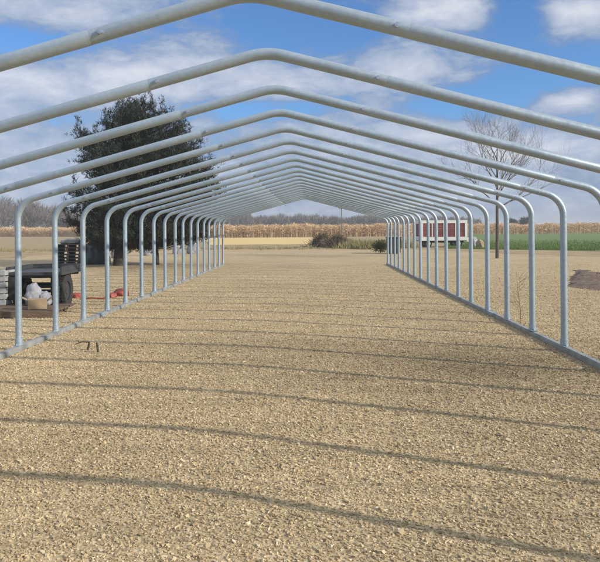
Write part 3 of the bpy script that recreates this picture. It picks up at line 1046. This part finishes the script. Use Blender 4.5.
W = bpy.data.worlds.new('World'); S.world = W; W.use_nodes = True
nt = W.node_tree
bg = nt.nodes['Background']
sky = nd(nt, 'ShaderNodeTexSky', sky_type='NISHITA', sun_disc=False)
sky.sun_elevation = sun_el; sky.sun_rotation = sun_az
sky.altitude = 200; sky.air_density = 1.0; sky.dust_density = 0.6; sky.ozone_density = 2.0
tc = nd(nt, 'ShaderNodeTexCoord'); vec = tc.outputs['Generated']
sep = nd(nt, 'ShaderNodeSeparateXYZ'); nt.links.new(vec, sep.inputs[0])
az = mathn(nt, 'ARCTAN2', sep.outputs[0], sep.outputs[1])
hyp = mathn(nt, 'SQRT', mathn(nt, 'ADD', mathn(nt, 'MULTIPLY', sep.outputs[0], sep.outputs[0]), mathn(nt, 'MULTIPLY', sep.outputs[1], sep.outputs[1])))
el = mathn(nt, 'ARCTAN2', sep.outputs[2], hyp)
mp = nd(nt, 'ShaderNodeMapping'); mp.inputs['Scale'].default_value = (1.0, 1.0, 2.4)
nt.links.new(vec, mp.inputs['Vector'])
wv = nd(nt, 'ShaderNodeTexNoise'); wv.inputs['Scale'].default_value = 6.0; wv.inputs['Detail'].default_value = 3
nt.links.new(mp.outputs['Vector'], wv.inputs['Vector'])
wsc = nd(nt, 'ShaderNodeVectorMath', operation='SCALE'); nt.links.new(wv.outputs['Color'], wsc.inputs[0]); wsc.inputs['Scale'].default_value = 0.10
wad = nd(nt, 'ShaderNodeVectorMath', operation='ADD'); nt.links.new(mp.outputs['Vector'], wad.inputs[0]); nt.links.new(wsc.outputs[0], wad.inputs[1])
n1 = noise_tex(nt, wad.outputs[0], 8.0, 10, 0.6)
n2 = noise_tex(nt, wad.outputs[0], 26.0, 8, 0.62)
dens = mathn(nt, 'ADD', mathn(nt, 'MULTIPLY', mathn(nt, 'SUBTRACT', n1, 0.5), 2.2), mathn(nt, 'MULTIPLY', mathn(nt, 'SUBTRACT', n2, 0.5), 1.0))


def blob(px, py, sx, sy, w):
    """A cloud (w > 0) or a clear gap (w < 0) in a given direction of the sky."""
    ac = math.atan((px - PX) / 650.0)
    a = ac - YAW
    e = math.atan((PY - py) / 650.0 * math.cos(ac))
    x = mathn(nt, 'POWER', mathn(nt, 'DIVIDE', mathn(nt, 'SUBTRACT', az, a), sx / 650.0), 2.0)
    y = mathn(nt, 'POWER', mathn(nt, 'DIVIDE', mathn(nt, 'SUBTRACT', el, e), sy / 650.0), 2.0)
    return mathn(nt, 'MULTIPLY', mathn(nt, 'EXPONENT', mathn(nt, 'MULTIPLY', mathn(nt, 'ADD', x, y), -1.0)), w)


BLOBS = [(90, 8, 110, 22, .45), (20, 42, 60, 14, -.75), (110, 42, 40, 12, -.25), (270, 22, 90, 26, -.65), (350, 30, 60, 24, -.55),
         (440, 12, 50, 20, .8), (520, 22, 22, 30, -.8), (585, 12, 42, 22, .7), (70, 80, 100, 22, .75), (190, 72, 70, 16, .35),
         (350, 78, 150, 18, .5), (500, 88, 60, 24, -.75), (450, 108, 50, 12, -.4), (575, 102, 26, 8, .75), (580, 70, 60, 20, -.7), (585, 128, 50, 9, -.3),
         (255, 108, 70, 11, -.7), (20, 130, 80, 16, .1), (330, 130, 120, 12, .3), (560, 150, 90, 16, .65), (470, 140, 80, 18, .45),
         (110, 165, 160, 22, .45), (300, 200, 320, 22, .12), (545, 195, 80, 22, .15)]
tot = mathn(nt, 'ADD', dens, 0.43)
# bright cloud added above the view to fill the shadows, a thicker grey veil close to the horizon
hi = nd(nt, 'ShaderNodeMapRange', interpolation_type='SMOOTHSTEP'); nt.links.new(el, hi.inputs[0])
hi.inputs[1].default_value = 0.38; hi.inputs[2].default_value = 0.75; hi.inputs[3].default_value = 0.0; hi.inputs[4].default_value = 1.1
lo_ = nd(nt, 'ShaderNodeMapRange', interpolation_type='SMOOTHSTEP'); nt.links.new(el, lo_.inputs[0])
lo_.inputs[1].default_value = 0.0; lo_.inputs[2].default_value = 0.17; lo_.inputs[3].default_value = 0.55; lo_.inputs[4].default_value = 0.0
tot = mathn(nt, 'ADD', tot, hi.outputs[0])
for bl in BLOBS: tot = mathn(nt, 'ADD', tot, blob(*bl))
totc = mathn(nt, 'ADD', tot, lo_.outputs[0])
cov = nd(nt, 'ShaderNodeMapRange', interpolation_type='SMOOTHSTEP')
nt.links.new(totc, cov.inputs[0]); cov.inputs[1].default_value = -0.12; cov.inputs[2].default_value = 0.62
cov.inputs[3].default_value = 0.0; cov.inputs[4].default_value = 0.93
lum = nd(nt, 'ShaderNodeMapRange'); nt.links.new(tot, lum.inputs[0])
lum.inputs[1].default_value = 0.25; lum.inputs[2].default_value = 1.35; lum.inputs[3].default_value = 0.0; lum.inputs[4].default_value = 1.0
SKY_S = 0.10
ccol = ramp(nt, lum.outputs[0], [(0.0, (0.215, 0.29, 0.44)), (0.42, (0.38, 0.445, 0.575)), (1.0, (0.64, 0.67, 0.73))])
cscl = nd(nt, 'ShaderNodeVectorMath', operation='SCALE'); nt.links.new(ccol, cscl.inputs[0]); cscl.inputs['Scale'].default_value = 1.0 / SKY_S
tint = mixc(nt, 1.0, sky.outputs[0], (0.66, 1.0, 1.42), 'MULTIPLY')
final = mixc(nt, cov.outputs[0], tint, cscl.outputs[0])
nt.links.new(final, bg.inputs['Color'])
bg.inputs['Strength'].default_value = SKY_S

# ------------------------------------------------------------------ thin winter air
bm = bmesh.new(); box(bm, (0, 1230, 6.0), (3040, 2600, 14.0))
hm = bpy.data.materials.new('haze'); hm.use_nodes = True
hn = hm.node_tree; hn.nodes.remove(hn.nodes['Principled BSDF'])
pv = nd(hn, 'ShaderNodeVolumePrincipled'); pv.inputs['Color'].default_value = (0.86, 0.90, 0.95, 1)
pv.inputs['Density'].default_value = 0.0011
hn.links.new(pv.outputs[0], hn.nodes['Material Output'].inputs['Volume'])
hz = obj('haze', bm, hm); hz['kind'] = 'stuff'

# ------------------------------------------------------------------ camera
cd = bpy.data.cameras.new('camera'); cd.sensor_width = 36.0; cd.sensor_fit = 'HORIZONTAL'; cd.lens = 36.0 * F
cd.shift_x = (300 - PX) / 600.0
cd.shift_y = -(281 - PY) / 600.0
cd.clip_start = 0.05; cd.clip_end = 4000
co = bpy.data.objects.new('camera', cd); link(co)
R = Matrix.Rotation(YAW, 4, 'Z') @ Matrix.Rotation(PI / 2, 4, 'X') @ Matrix.Rotation(-ROLL, 4, 'Z')
co.matrix_world = Matrix.Translation((0, 0, CAMH)) @ R
S.camera = co

S.view_settings.view_transform = 'Standard'
S.view_settings.look = 'None'
S.view_settings.exposure = 0.2
S.view_settings.gamma = 1.0
S.view_settings.use_curve_mapping = False
